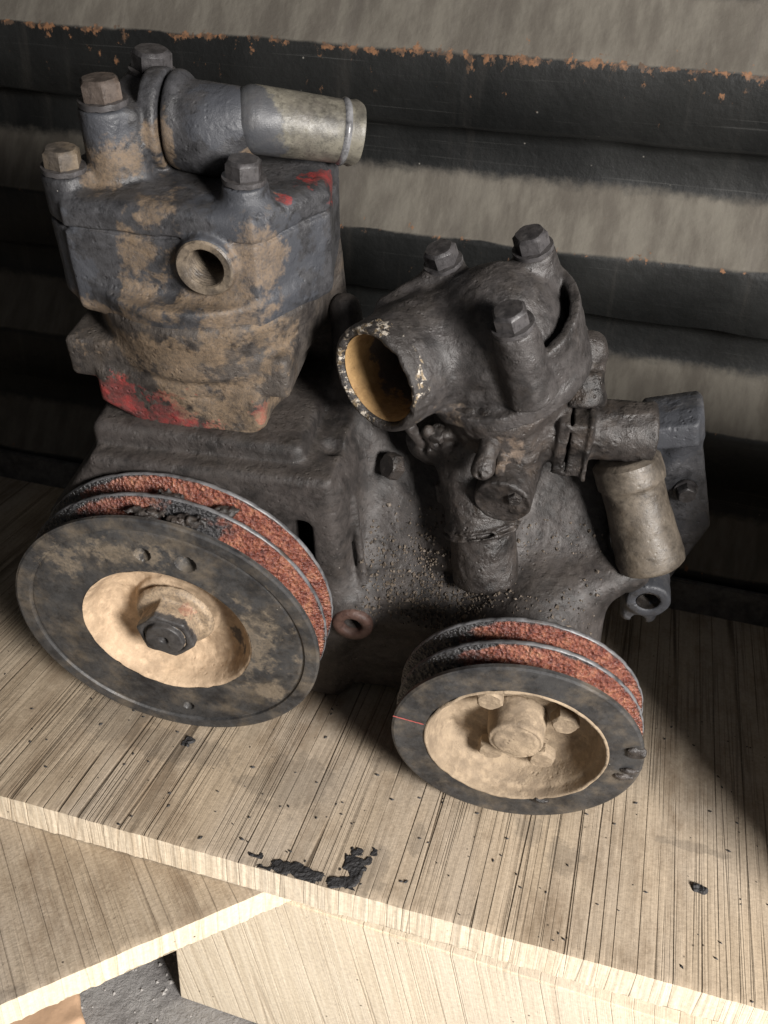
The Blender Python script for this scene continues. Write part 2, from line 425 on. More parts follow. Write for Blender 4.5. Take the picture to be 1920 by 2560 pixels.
# cylinder head -----------------------------------------------------------
JU = .235
def d_head(P):
    a, d, u = P[..., 0], P[..., 1], P[..., 2]
    def body(P, g): return prism(P, [(-.050-g, .078-g), (.056+g, .078-g), (.086+g, .125), (.078+g, .178+g), (-.060-g, .178+g), (-.070-g, .115)], (0, 0, .2165), np.array([[1, 0, 0], [0, 1, 0], [0, 0, 1.]]), .0345, .008)
    r = body(P, 0.)
    # lower skirt narrows
    r = np.maximum(r, -(u-.183))
    r = smin(r, cyl(P, (.008, .13, .176), (.008, .13, .20), .064, .070, .003), .008)
    # corner bosses (front) that run down the side
    for (x, y, top) in ((-.0525, .0965, .2585), (.047, .098, .2605), (-.05, .165, .258), (.068, .165, .258)):
        r = smin(r, cyl(P, (x, y, .19), (x, y, top), .0125, .0125, .002), .007)
    # joint groove
    g = np.abs(u-JU-.0015*vnoise(P, .01, 2.))-.0008
    r = np.maximum(r, -np.maximum(g, -(body(P, 0.)+.0022)) )
    # cover dips to the front-left (top face)
    r = smax(r, -ell(P, (.01, .085, .272), (.035, .03, .012)), .006)
    # outlet flange base and tall bosses
    r = smin(r, box(P, (-.026, .140, .270), (.0145, .032, .019), .005), .006)
    r = smin(r, cyl(P, (-.031, .113, .25), (-.031, .113, .289), .0145, .0140, .002), .005)
    r = smin(r, cyl(P, (-.024, .166, .25), (-.024, .166, .288), .0145, .0140, .002), .005)
    r = smin(r, cyl(P, (-.016, .138, .274), (-.0045, .138, .274), .0265, .0265, .003), .001)
    # threaded port boss and bore
    r = smin(r, cyl(P, (.029, .0725, .2225), (.029, .1, .2225), .0166, None, .002), .003)
    r = np.maximum(r, -cyl(P, (.029, .05, .2225), (.029, .12, .2225), .0112, None, .0005))
    return r
casting('cylinder_head', d_head, (-.09, .055, .170), (.105, .20, .315), .0013, M_head, U,
        {'tan': blob(((.0, .078, .245), (.016, .03, .010)), ((-.012, .078, .225), (.010, .03, .020)), ((-.005, .078, .205), (.014, .03, .012)), ((.035, .078, .205), (.035, .03, .022)), ((.055, .08, .225), (.018, .03, .026)), ((-.03, .075, .188), (.03, .03, .007)), ((-.027, .10, .262), (.02, .02, .012)), ((-.006, .12, .268), (.006, .02, .014))),
         'blue': blob(((.066, .09, .215), (.02, .05, .045)), ((-.055, .09, .21), (.02, .05, .03)), ((-.027, .10, .28), .014), ((.045, .08, .25), .03)),
         'red': blob(((.074, .125, .256), (.010, .020, .010)), ((.082, .14, .25), (.006, .012, .02)), ((.070, .10, .255), (.008, .01, .006)))},
        rough=.0002, lump=.0004)
# bore lining
V, F = lathe([(.0160, -.0055), (.0150, -.0066), (.0124, -.0064)]+[(.0112-.0006*(k % 2), -.006+.0012*k) for k in range(26)]+[(.0, .026)], 56, np.array((.029, .0775, .2225))-BL, frame((0, 1, 0)))
o = mesh_obj('threaded_port', V, F, cast_mat_('port_metal', (.06, .05, .042), (.15, .12, .088), dust=(.3, .23, .15), dust_amt=.3, grit=.4, rough=.5), U); auto_sharp(o, 40)

# outlet elbow -------------------------------------------------------------
def d_elbow(P):
    r = cyl(P, (-.0025, .138, .275), (.0050, .138, .275), .0255, .0245, .003)
    r = smin(r, cap(P, (.004, .138, .277), (.020, .134, .273), .0185, .0205), .006)
    r = smin(r, cap(P, (.020, .134, .273), (.034, .134, .2772), .0205, .0172), .010)
    r = smin(r, cap(P, (.010, .130, .266), (.024, .130, .264), .015), .008)
    return r
casting('outlet_elbow', d_elbow, (-.02, .09, .235), (.085, .18, .32), .0012, M_head, U,
        {'tan': blob(((.045, .125, .265), (.015, .02, .006)), ((.0, .115, .27), (.004, .02, .02))), 'blue': blob(((.03, .12, .285), .02))})
ax = unit((.055, .022, -.012)); p0 = np.array((.039, .134, .2795))
prof = [(.0120, -.006), (.0150, -.004), (.0170, .0), (.0176, .004), (.0174, .02), (.0168, .046), (.0167, .0515), (.0172, .0520), (.0174, .0530), (.0172, .0540), (.0168, .0545), (.0176, .0615), (.0174, .0622), (.0150, .0610), (.0146, .03), (.0, .028)]
def dent(r, z, th):
    r = r*(1+.03*np.clip((z-.045)/.02, 0, 1)*np.sin(2*th+.6)); z = z-.0035*np.clip((z-.057)/.004, 0, 1)*np.maximum(0, np.sin(th*2.+2.2))**2
    return r, z
V, F = lathe(densify(prof, .002), 72, p0-BL, frame(ax, (0, 0, 1)), dent)
M_spigot = cast_mat('worn_steel_tube', (.10, .094, .078), (.21, .195, .155), dust=(.07, .06, .055), dust_amt=.6, grit=.3, rough=.48)
M_bead = cast_mat_('bare_steel', (.07, .07, .075), (.15, .15, .155), dust=(.12, .11, .10), dust_amt=.2, grit=.12, rough=.24)
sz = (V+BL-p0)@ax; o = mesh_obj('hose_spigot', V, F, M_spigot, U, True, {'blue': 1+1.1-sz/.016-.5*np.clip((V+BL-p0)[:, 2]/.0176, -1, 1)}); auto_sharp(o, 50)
V, F = lathe([(.0168, .0510), (.0177, .0519), (.0180, .0530), (.0177, .0541), (.0169, .0550)], 72, p0-BL, frame(ax, (0, 0, 1)), dent)
mesh_obj('bead', V, F, M_bead, o)

M_bdust = cast_mat('dusty_bolt', (.07, .06, .052), (.12, .10, .082), dust=(.24, .18, .115), dust_amt=.75, grit=.4, rough=.6)
bolt((-.0525, .0965, .2615), (.04, .03, 1), .95, .3, mat=M_bdust)
bolt((.047, .098, .2635), (.05, .02, 1), .93, .1)
bolt((-.031, .113, .2920), (-.03, .02, 1), 1.05, .5, mat=cast_mat('brown_bolt', (.075, .055, .045), (.12, .095, .08), dust=(.17, .11, .07), dust_amt=.4, grit=.4))
bolt((-.024, .166, .2910), (.1, 0, 1), 1.05, .9)

# thermostat housing --------------------------------------------------------
m_ = unit((-.30, -.15, .94)); pv = unit((-.56, -.83, .0))
TB = [np.array((.194, .072, .209)), np.array((.149, .137, .206)), np.array((.199, .133, .222))]
TC = np.array((.186, .116, .170)); PO = np.array((.122, .073, .163))
side = unit(np.cross(m_, (0, 1, 0)))
MT = frame(m_, (1, 0, 0))
def d_therm(P):
    q = (P-TC)@MT.T; x, y, z = q[..., 0], q[..., 1], q[..., 2]; rr = np.sqrt(x*x+y*y)
    r = ell(P, TC+.0*m_, (.040, .041, .046))
    r = np.maximum(r, -(z+.012))
    r = smin(r, cyl(P, TC-.022*m_, TC-.004*m_, .043, .041, .004), .006)
    r = smin(r, cyl(P, PO-.0*pv, PO-.062*pv, .0318, .036, .002), .010)
    for b in TB: r = smin(r, cyl(P, b-.052*m_, b-.003*m_, .0150, .0118, .0015), .006)
    # flange ear / ridge at the back left
    r = smin(r, cap(P, TB[1]-.008*m_, TB[1]+np.array((-.030, -.020, -.022)), .007, .0055), .006)
    # skirt band with a gap behind it
    th = np.arctan2(y, x)
    band = np.maximum(np.abs(rr-.0478)-.0020, np.abs(z+.001)-.019-.004*np.sin(th))
    band = np.maximum(band, np.abs(((th+.19+math.pi) % (2*math.pi))-math.pi)*.048-.044)
    r = np.minimum(r, band-.001)
    r = smin(r, np.maximum(np.abs(rr-.044)-.006, np.abs(z+.019)-.004)-.001, .004)
    # bore
    r = smax(r, -cyl(P, PO+.02*pv, PO-.078*pv, .0284, .0280, .001), .0015)
    return r+.0006*vnoise(P, .007, 9.)
casting('thermostat_housing', d_therm, (.08, .025, .12), (.262, .20, .245), .0013, M_therm, U,
        {'tan': blob(((.168, .05, .135), (.02, .03, .014)), ((.20, .06, .165), .006))})
# chipped mouth ring + bore
MP = frame(-pv, (0, 0, 1))
def chip(r, z, th):
    n = vnoise(np.stack([r*np.cos(th), r*np.sin(th), z], -1), .004)
    return r+.0006*n, z+.0010*n
V, F = lathe(densify([(.0326, .010), (.0327, .002), (.0318, -.0010), (.0298, -.0018), (.0280, -.0010), (.0270, .002), (.0266, .010)], .0009), 160, PO-BL, MP, chip)
def mouth_mat():
    t = NT('chipped_mouth')
    a = t.noise(260, 6, .75); b = t.noise(60, 3)
    f = t.step(t.math('ADD', a, t.math('MULTIPLY', t.math('SUBTRACT', b, .5), .9)), .56, .62)
    col = t.mix(f, (.03, .026, .024), t.mix(t.step(t.noise(320, 2), .4, .6), (.52, .47, .40), (.20, .15, .09)))
    return t.fin(col, t.math('ADD', t.math('MULTIPLY', f, -.15), .5), t.bump(t.noise(300, 5, .7), 1, .0015), 0, .6)
M_mouth = mouth_mat()
mesh_obj('pipe_mouth', V, F, M_mouth, U)
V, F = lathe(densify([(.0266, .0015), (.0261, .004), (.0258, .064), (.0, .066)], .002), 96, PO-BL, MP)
mesh_obj('pipe_bore', V, F, M_amber, U, True, {'blue': ((V+BL-PO)@-pv-.012)/.02+1-.4})  # deeper bore coloured darker to stand in for its shade
for b, s in zip(TB, (.2, .9, .5)): bolt(b, m_, .93, s)
# sensor plug sticking out behind on the right
def d_plug2(P):
    r = cap(P, (.220, .118, .168), (.238, .124, .164), .014, .0125)
    r = smin(r, cyl(P, (.239, .116, .156), (.241, .105, .138), .0115, .0125, .003), .006)
    return r+.0012*vnoise(P, .006)
casting('side_plug', d_plug2, (.19, .07, .10), (.275, .155, .19), .0014, M_greasy, U)

# pump upper body -------------------------------------------------------------
def d_pump(P):
    r = cyl(P, (.192, .120, .090), (.190, .112, .150), .030, .043, .006)
    r = smin(r, cyl(P, (.20, .108, .115), (.238, .108, .118), .022, .019, .004), .012)
    # hose flange with a parting line
    r = smin(r, box(P, (.2370, .107, .119), (.0100, .022, .0195), .0022), .002)
    r = smax(r, -box(P, (.2345, .107, .119), (.0006, .03, .03), .0003), .0006)
    r = smin(r, box(P, (.2460, .107, .119), (.0016, .0235, .021), .001), .001)
    r = smin(r, cyl(P, (.243, .108, .120), (.285, .11, .1215), .0180, .0185, .002), .003)
    # ridge running down from the lid
    r = smin(r, cap(P, (.205, .080, .142), (.214, .084, .098), .005, .007), .010)
    r = smin(r, cap(P, (.188, .085, .140), (.202, .088, .100), .012, .012), .012)
    # barrel leaning down onto its pedestal
    r = smin(r, cyl(P, (.174, .100, .108), (.1900, .077, .058), .0205, .0222, .003), .006)
    ba = unit((.016, -.023, -.050)); bc = np.array((.1885, .0785, .0625))
    r = smin(r, cyl(P, bc+.001*ba, bc+.0032*ba, .0242, None, .001), .001)
    r = smin(r, cyl(P, bc+.0052*ba, bc+.0072*ba, .0248, None, .001), .001)
    r = smin(r, cyl(P, (.1895, .0765, .061), (.1965, .068, .022), .0205, .0215, .002), .003)
    r = smin(r, cap(P, (.150, .105, .10), (.19, .12, .11), .014, .02), .012)
    r = smin(r, box(P, (.168, .098, .110), (.017, .013, .0035), .001, frame((-.25, -.35, 1), (1, 0, 0))), .002)
    r = smin(r, box(P, (.179, .087, .080), (.0205, .004, .006), .001, frame((-.3, .45, .9), (1, 0, 0))), .003)
    r = smin(r, box(P, (.197, .074, .107), (.003, .010, .013), .001), .002)
    r = smin(r, cyl(P, (.214, .092, .106), (.214, .084, .106), .007, None, .001), .001)
    r = smin(r, cyl(P, (.222, .096, .128), (.222, .088, .128), .005, None, .001), .001)
    # ribs under the inlet
    for k in range(3): r = smin(r, cap(P, (.140+.011*k, .088, .122-.002*k), (.152+.009*k, .10, .088), .0040, .0032), .004)
    return r+.0007*vnoise(P, .005, 4.)+.0004*vnoise(P, .0026, 8.)
casting('pump_body', d_pump, (.115, .045, .0), (.30, .17, .165), .0013, M_greasy, U,
        {'tan': blob(((.200, .085, .118), (.010, .03, .016)))})
def d_plug(P):
    a = np.array((.2035, .090, .0985)); x = unit((-.10, -.97, -.14)); e = a+.030*x
    r = cyl(P, a, e, .0185, .0172, .0012)
    r = smax(r, -cyl(P, e-.0005*x, e+.01*x, .0148, None, .0003), .0004)
    r = smin(r, box(P, e+np.array((.006, .001, .004)), (.004, .003, .003), .001, frame((.3, -.8, .4))), .002)
    r = smin(r, box(P, e+np.array((.009, .002, -.003)), (.003, .004, .003), .001, frame((-.3, -.8, .1))), .002)
    return r+.0003*vnoise(P, .005, 1.)*np.clip((P[..., 2]-.094)/.01+.3, .1, 1.6)+.0004*vnoise(P, .0022, 2.)
casting('drain_plug', d_plug, (.173, .045, .066), (.232, .105, .125), .0009, M_greasy, U, {'tan': blob(((.192, .066, .075), (.006, .02, .004)))})
def d_nozzle(P):
    r = cap(P, (.1915, .086, .136), (.1878, .062, .122), .0070, .0058)
    r = smin(r, ell(P, (.1872, .0590, .1195), (.0072, .0070, .0064)), .003)
    r = smax(r, -sph(P, (.1852, .0530, .1195), .0019), .0005); r = smax(r, -sph(P, (.1896, .0528, .1212), .0016), .0005)
    return r+.0005*vnoise(P, .004)
casting('bleed_nozzle', d_nozzle, (.17, .045, .10), (.21, .10, .15), .0009, M_greasy, U, {'tan': blob(((.196, .078, .130), .006))})
bolt((.158, .090, .1155), (-.2, -.35, .9), .6, .2, False, mat=M_greasy)
bolt((.2075, .0605, .1005), (.1, -1, -.1), .42, .2, False, mat=M_greasy)
bolt((.131, .100, .079), (-.6, -.5, .35), .85, .2, False, mat=M_greasy)

gr_ = bpy.data.objects['crankcase'].data; nv = len(gr_.vertices); co = np.empty(nv*3, np.float32); gr_.vertices.foreach_get('co', co); co = co.reshape(-1, 3)+BL
no = np.empty(nv*3, np.float32); gr_.vertex_normals.foreach_get('vector', no); no = no.reshape(-1, 3)
ok = np.where((co[:, 0] > .115) & (co[:, 0] < .27) & (co[:, 2] > -.03) & (co[:, 2] < .055) & (no[:, 1] < -.3) & (no[:, 2] > .1))[0]
wt = np.exp(-((co[ok, 0]-.17)/.045)**2-((co[ok, 2]-.008)/.022)**2)+.12; pk = rng.choice(ok, 1500, p=wt/wt.sum())
V = []; F = []
for q in pk:
    s_ = rng.uniform(.0003, .0009)+.0011*rng.random()**4; c_ = co[q]-BL+no[q]*s_*.25; b = len(V); Q = frame(rng.standard_normal(3))*s_*rng.uniform(.6, 1.3, 3)[:, None]
    V += [c_+Q[0], c_-Q[0], c_+Q[1], c_-Q[1], c_+Q[2], c_-Q[2]]
    F += [(b, b+2, b+4), (b+2, b+1, b+4), (b+1, b+3, b+4), (b+3, b, b+4), (b+2, b, b+5), (b+1, b+2, b+5), (b+3, b+1, b+5), (b, b+3, b+5)]
def grit_mat():
    t = NT('mixed_grit'); n_ = t.noise(420, 1)
    return t.fin(t.ramp(n_, [(.35, (.03, .026, .024)), (.5, (.09, .07, .05)), (.62, (.12, .095, .075)), (.78, (.20, .175, .15))]), .7, None, 0, .4)
o = mesh_obj('caked_grit', np.array(V), F, grit_mat(), U, False); o['kind'] = 'stuff'
# right hand plate -------------------------------------------------------------
pp = [(.2815, .116), (.3120, .126), (.3400, .034), (.3255, -.019), (.2936, -.040), (.278, -.02), (.272, .07)]
MPl = np.array([[1, 0, 0], [0, 0, 1], [0, -1, 0.]])
def d_plate(P):
    r = prism(P, pp, (0, .142, 0), MPl, .012, .0025)
    r = smin(r, prism(P, [(.2810, .099), (.3150, .108), (.3110, .126), (.2815, .116)], (0, .132, 0), MPl, .014, .003), .012)
    r = smin(r, cap(P, (.306, .131, .100), (.302, .131, .070), .004, .005), .010)
    r = smin(r, cyl(P, (.302, .075, .012), (.302, .140, .012), .0142, None, .002), .006)
    r = smin(r, box(P, (.300, .11, -.004), (.012, .03, .012), .005), .008)
    r = smax(r, -cyl(P, (.302, .05, .012), (.302, .11, .012), .0074, None, .0005), .0008)
    r = smax(r, -cyl(P, (.300, .05, -.0125), (.300, .11, -.0125), .0048, None, .0005), .0008)
    return r+.0002*vnoise(P, .006, 4.)
casting('end_plate', d_plate, (.26, .065, -.06), (.35, .162, .15), .0012, M_plate, U, {'blue': blob(((.30, .12, .11), .03), ((.33, .12, .03), .02), ((.302, .08, .012), .02))})
bolt((.3165, .127, .066), (.1, -1, .0), .62, .2, True)
V, F = lathe([(.0073, -.001), (.0073, .03), (0, .031)], 32, np.array((.302, .0765, .012))-BL, frame((0, 1, 0)))
mesh_obj('boss_bore', V, F, M_greasy, U)
# down tube
ta = np.array((.2725, .104, .101)); tb = np.array((.2985, .080, .042)); tx = unit(tb-ta); TL = np.linalg.norm(tb-ta)
prof = [(0, -.004), (.0175, -.004), (.0208, -.001), (.0213, .008), (.0209, .0125), (.0192, .0145), (.0192, .028), (.0205, TL-.02), (.0216, TL-.006), (.0210, TL-.001), (.019, TL+.001), (0, TL+.001)]
def wob(r, z, th):
    n = vnoise(np.stack([r*np.cos(th), r*np.sin(th), z], -1), .008, 2.); return r*(1+.02*n), z
V, F = lathe(densify(prof, .0022), 72, ta-BL, frame(tx, (1, 0, 0)), wob)
o = mesh_obj('down_tube', V, F, M_brass, U, True); auto_sharp(o, 45)

# pulleys -----------------------------------------------------------------------
MD = np.array([[1, 0, 0], [0, 0, 1], [0, 1, 0.]])     # lathe x -> a, y -> u, z -> d (depth)
HOLES = ((-.0047, .0704, .0050), (.0217, .0671, .0062), (.004, -.0768, .0036))
def vpulley(name, c, R, dz, rims, inner, label=None):
    w = .0016; g = .012*R/.1+.003
    prof = []
    # front annulus
    prof += inner
    prof += [(R-.0015, 0.), (R, .0008), (R, rims[0]+w)]
    segs = []
    def rim(z): return [(R-.0008, z-w), (R-.0002, z-w*.3), (R-.0002, z+w*.3), (R-.0008, z+w)]
    if R > .09:
        k = [i for i, q in enumerate(prof) if q[0] > .0875][0]
        pr = densify(prof[:k+1], .0008)+densify(prof[k:], .003)[1:]
        def holes(r, z, th):
            x, y = r*np.cos(th), r*np.sin(th)
            for (ha, hu, hr) in HOLES:
                q = np.sqrt((x-ha)**2+(y-hu)**2)/hr
                z = z+np.clip((1.04-q)/.14, 0, 1)*.0055+np.clip(1-q, 0, 1)*.004
            return r, z
        V, F = lathe(pr, 640, np.asarray(c)-BL, MD, holes)
    else: V, F = lathe(densify(prof, .003), 220, np.asarray(c)-BL, MD)
    body = mesh_obj(name, V, F[:, ::-1], M_disc, U, True, {'tan': dust_field(V+BL, c, R)+1}); auto_sharp(body, 28)
    zs = rims
    z0 = zs[0]+w
    for i, z in enumerate(zs[1:]):
        gr = densify([(R-.0008, z0), (R-.0008-g, z0+(z-z0)*.42), (R-.0008-g, z0+(z-z0)*.55), (R-.0008, z-w)], .0011)
        def rough(r, zz, th):
            x = np.stack([r*np.cos(th), r*np.sin(th), zz], -1)+np.asarray(c)
            e = np.minimum(1, (R-r)/.003)
            n = .0011*vnoise(x, .0022, 1.)+.0011*np.abs(vnoise(x, .0045, 7.))+.0014*np.maximum(0, vnoise(x, .009, 2.))
            return r+n*e, zz+.0004*vnoise(x, .003, 5.)*e
        V, F = lathe(gr, 420, np.asarray(c)-BL, MD, rough)
        thv = np.arctan2((V+BL-np.asarray(c))[:, 2], (V+BL-np.asarray(c))[:, 0]); rr = np.linalg.norm((V+BL-np.asarray(c))[:, [0, 2]], axis=1)
        cov = np.cos(thv-math.radians(32))      # crust on the upper right, elsewhere dark colour painted in for shade
        tar = .15-np.clip((cov-.02)*2.6, -1.2, 1.1)+np.clip((rr-(R-.0035))/.003, 0, 1)*1.2
        if i == 0 and R > .09: tar = np.maximum(tar, 1.2-np.abs(thv-math.radians(76))/.19)
        mesh_obj('belt_groove', V, F[:, ::-1], M_rust, body, True, {'tar': tar+1})
        rp = [(R-.0012, z-w), (R-.0003, z-w*.8), (R, z), (R-.0003, z+w*.8), (R-.0012, z+w)]
        def nick(r, zz, th):
            return r-.0005*np.maximum(0, np.sin(th*37+zz*900)*np.sin(th*11)), zz
        V, F = lathe(rp, 220, np.asarray(c)-BL, MD, nick)
        mesh_obj('rim', V, F[:, ::-1], M_rim, body)
        z0 = z+w
    back = [(R-.0012, z0), (R-.004, z0+.001), (.03, z0+.001)]
    V, F = lathe(back, 120, np.asarray(c)-BL, MD); mesh_obj('back_face', V, F[:, ::-1], M_case, body)
    return body
def dust_field(V, c, R):
    q = V-np.asarray(c)
    if R > .09:
        return np.maximum.reduce([1-np.linalg.norm((q-np.array(p))/np.array(s), axis=1) for p, s in (((-.0067, 0, .0704), (.0036, .05, .0040)), ((.0190, 0, .0671), (.0042, .05, .0052)), ((.003, 0, -.0768), (.0025, .05, .0026)), ((.060, 0, -.045), (.022, .05, .016)), ((.058, 0, .0), (.03, .05, .05)), ((-.02, 0, .065), (.05, .05, .02)), ((-.06, 0, .055), (.02, .05, .012)))])-.30
    return -np.ones(len(V))
P1c = (0, 0, 0); P2c = (.227, -.031, -.018)
big = vpulley('drive_pulley', P1c, .1, 1, [.0015, .0225, .0415],
              [(.0560, .0012), (.0880, .0012), (.0892, .0018), (.0902, .0016), (.0910, .0002), (.0925, 0.)])
# dished centre
prof = [(.0560, .0012), (.0545, .0022), (.0525, .006), (.0500, .0145), (.0455, .0215), (.0400, .0250), (.0340, .0262), (.0300, .0255), (.0285, .0225), (.0270, .0215), (.0200, .0212), (0, .0212)]
def dish_n(r, z, th):
    x = np.stack([r*np.cos(th), r*np.sin(th), z], -1); return r, z+.0007*vnoise(x, .008, 3.)+.0004*vnoise(x, .0035, 1.)
V, F = lathe(densify(prof, .0016), 180, np.asarray(P1c)-BL, MD, dish_n)
V0 = V+BL
dish = mesh_obj('dished_centre', V, F[:, ::-1], M_tan, big, True, {'blue': blob(((.040, .02, -.018), (.010, .03, .008)), ((.022, .02, -.024), .007))(V0)+.75})
# hub nut with shaft end
def d_nut(P):
    q = P@MD.T  # a,u,d
    r = cyl(P, (0, .0035, 0), (0, .022, 0), .0205, .0205, .002)
    a, u = P[..., 0], P[..., 2]
    hx = np.maximum.reduce([np.abs(a*math.cos(t)+u*math.sin(t)) for t in (.25, .25+math.pi/3, .25+2*math.pi/3)])-.0172
    r = smax(r, hx, .0012)
    r = smin(r, cyl(P, (0, .0195, 0), (0, .024, 0), .0245, .027, .001), .002)
    r = smin(r, cyl(P, (0, .0008, 0), (0, .008, 0), .0128, None, .0008), .0008)
    r = smax(r, -cyl(P, (0, -.004, 0), (0, .0055, 0), .0034, .0025, .0008), .0006)
    r = smax(r, -np.maximum(np.abs(np.sqrt(a*a+u*u)-.0137)-.0007, np.abs(P[..., 1]-.0035)-.0016), .0004)
    return r
def d_nut_(P): return d_nut(P+np.array((0, .006, 0)))
casting('hub_nut', d_nut_, (-.032, -.009, -.032), (.032, .024, .032), .0008, cast_mat('nut_black', (.055, .053, .055), (.085, .08, .078), dust=(.42, .31, .2), grit=.3, rough=.5), big,
        {'tan': lambda V: np.maximum(np.clip((V[:, 1]-.0015)/.004, -1, 1.5), .5-6*np.abs(np.hypot(V[:, 0], V[:, 2])-.0136)/.004), 'red': blob(((.010, .012, .012), .007))}, rough=.0003, lump=.0003)
# small pulley
small = vpulley('water_pump_pulley', P2c, .0751, 1, [.0015, .0195, .0365], [(.0552, .0), (.0700, .0)])
prof = [(.0552, 0), (.0548, -.0006), (.0540, -.0009), (.0532, -.0004), (.0528, .0010), (.0520, .0055), (.0505, .0075), (.0470, .0190), (.0420, .0240), (.0300, .0255), (.0, .0255)]
V, F = lathe(densify(prof, .0014), 180, np.asarray(P2c)-BL, MD, dish_n)
mesh_obj('dished_centre', V, F[:, ::-1], M_tan2, small)
def d_hub(P):
    q = P-np.asarray(P2c)
    r = cyl(q, (0, .0035, -.0), (0, .026, 0), .0165, .0185, .0025)
    r = smax(r, -np.maximum(np.abs(np.sqrt(q[..., 0]**2+q[..., 2]**2)-.0145)-.0008, np.abs(q[..., 1]-.0035)-.0012), .0006)
    return r
casting('hub', d_hub, (.195, -.035, -.05), (.26, .0, .016), .0009, M_tan2, small, rough=.0004, lump=.0005)
for k, (a, u) in enumerate(((-.0185, .0250), (.0275, .0125), (-.0135, -.0255), (.0185, -.0270))):
    b = bolt((P2c[0]+a, P2c[1]+.0220-.002, P2c[2]+u), (0, -1, 0), .82, .3+k, False, small, mat=M_tan2)
    b.name = 'bolt' if k == 0 else b.name

# red scribe line and grease lumps on the small pulley's face
q0 = np.array((.1528, -.0313, -.0045)); q1 = np.array((.1715, -.0313, -.0082)); sd = np.array((.0002, 0, .00045))
k_ = [q0+(q1-q0)*i/12 for i in range(13)]; V = np.array([v for i, q in enumerate(k_) for v in (q+sd*(1+.3*math.sin(i*2.)), q-sd*(1+.3*math.sin(i*3.)))])
F = np.array([(2*i, 2*i+1, 2*i+3, 2*i+2) for i in range(12)])
mesh_obj('scribe_line', V-BL, F, cast_mat_('red_line', (.30, .06, .05), (.36, .09, .08), grit=.2), small, False)
for k, (c_, rr_) in enumerate((((.2955, -.0315, -.0025), (.0060, .0022, .0045)), ((.2935, -.0315, -.0290), (.0065, .0020, .0024)), ((.2955, -.0315, -.0215), (.0060, .0016, .0020)), ((.2481, -.0313, -.0700), (.0070, .0014, .0020)))):
    casting('grease_lump', lambda P: ell(P, c_, rr_)+.0012*vnoise(P, .003, float(k)), np.array(c_)-.011, np.array(c_)+.011, .0006, M_greasy, small, rough=.0002)
o = bpy.data.objects.get('grease_lump')
for k, (c_, rr_) in enumerate((((.005, .028, .0950), (.009, .0035, .0024)), ((.022, .012, .0930), (.013, .0045, .0026)), ((-.002, .012, .0948), (.011, .004, .0024)), ((.040, .030, .0870), (.007, .004, .0024)))):
    casting('tar_lump', lambda P: ell(P, c_, rr_)+.0022*vnoise(P, .0024, float(k)), np.array(c_)-.016, np.array(c_)+.016, .0007, M_greasy, big, rough=.0002)
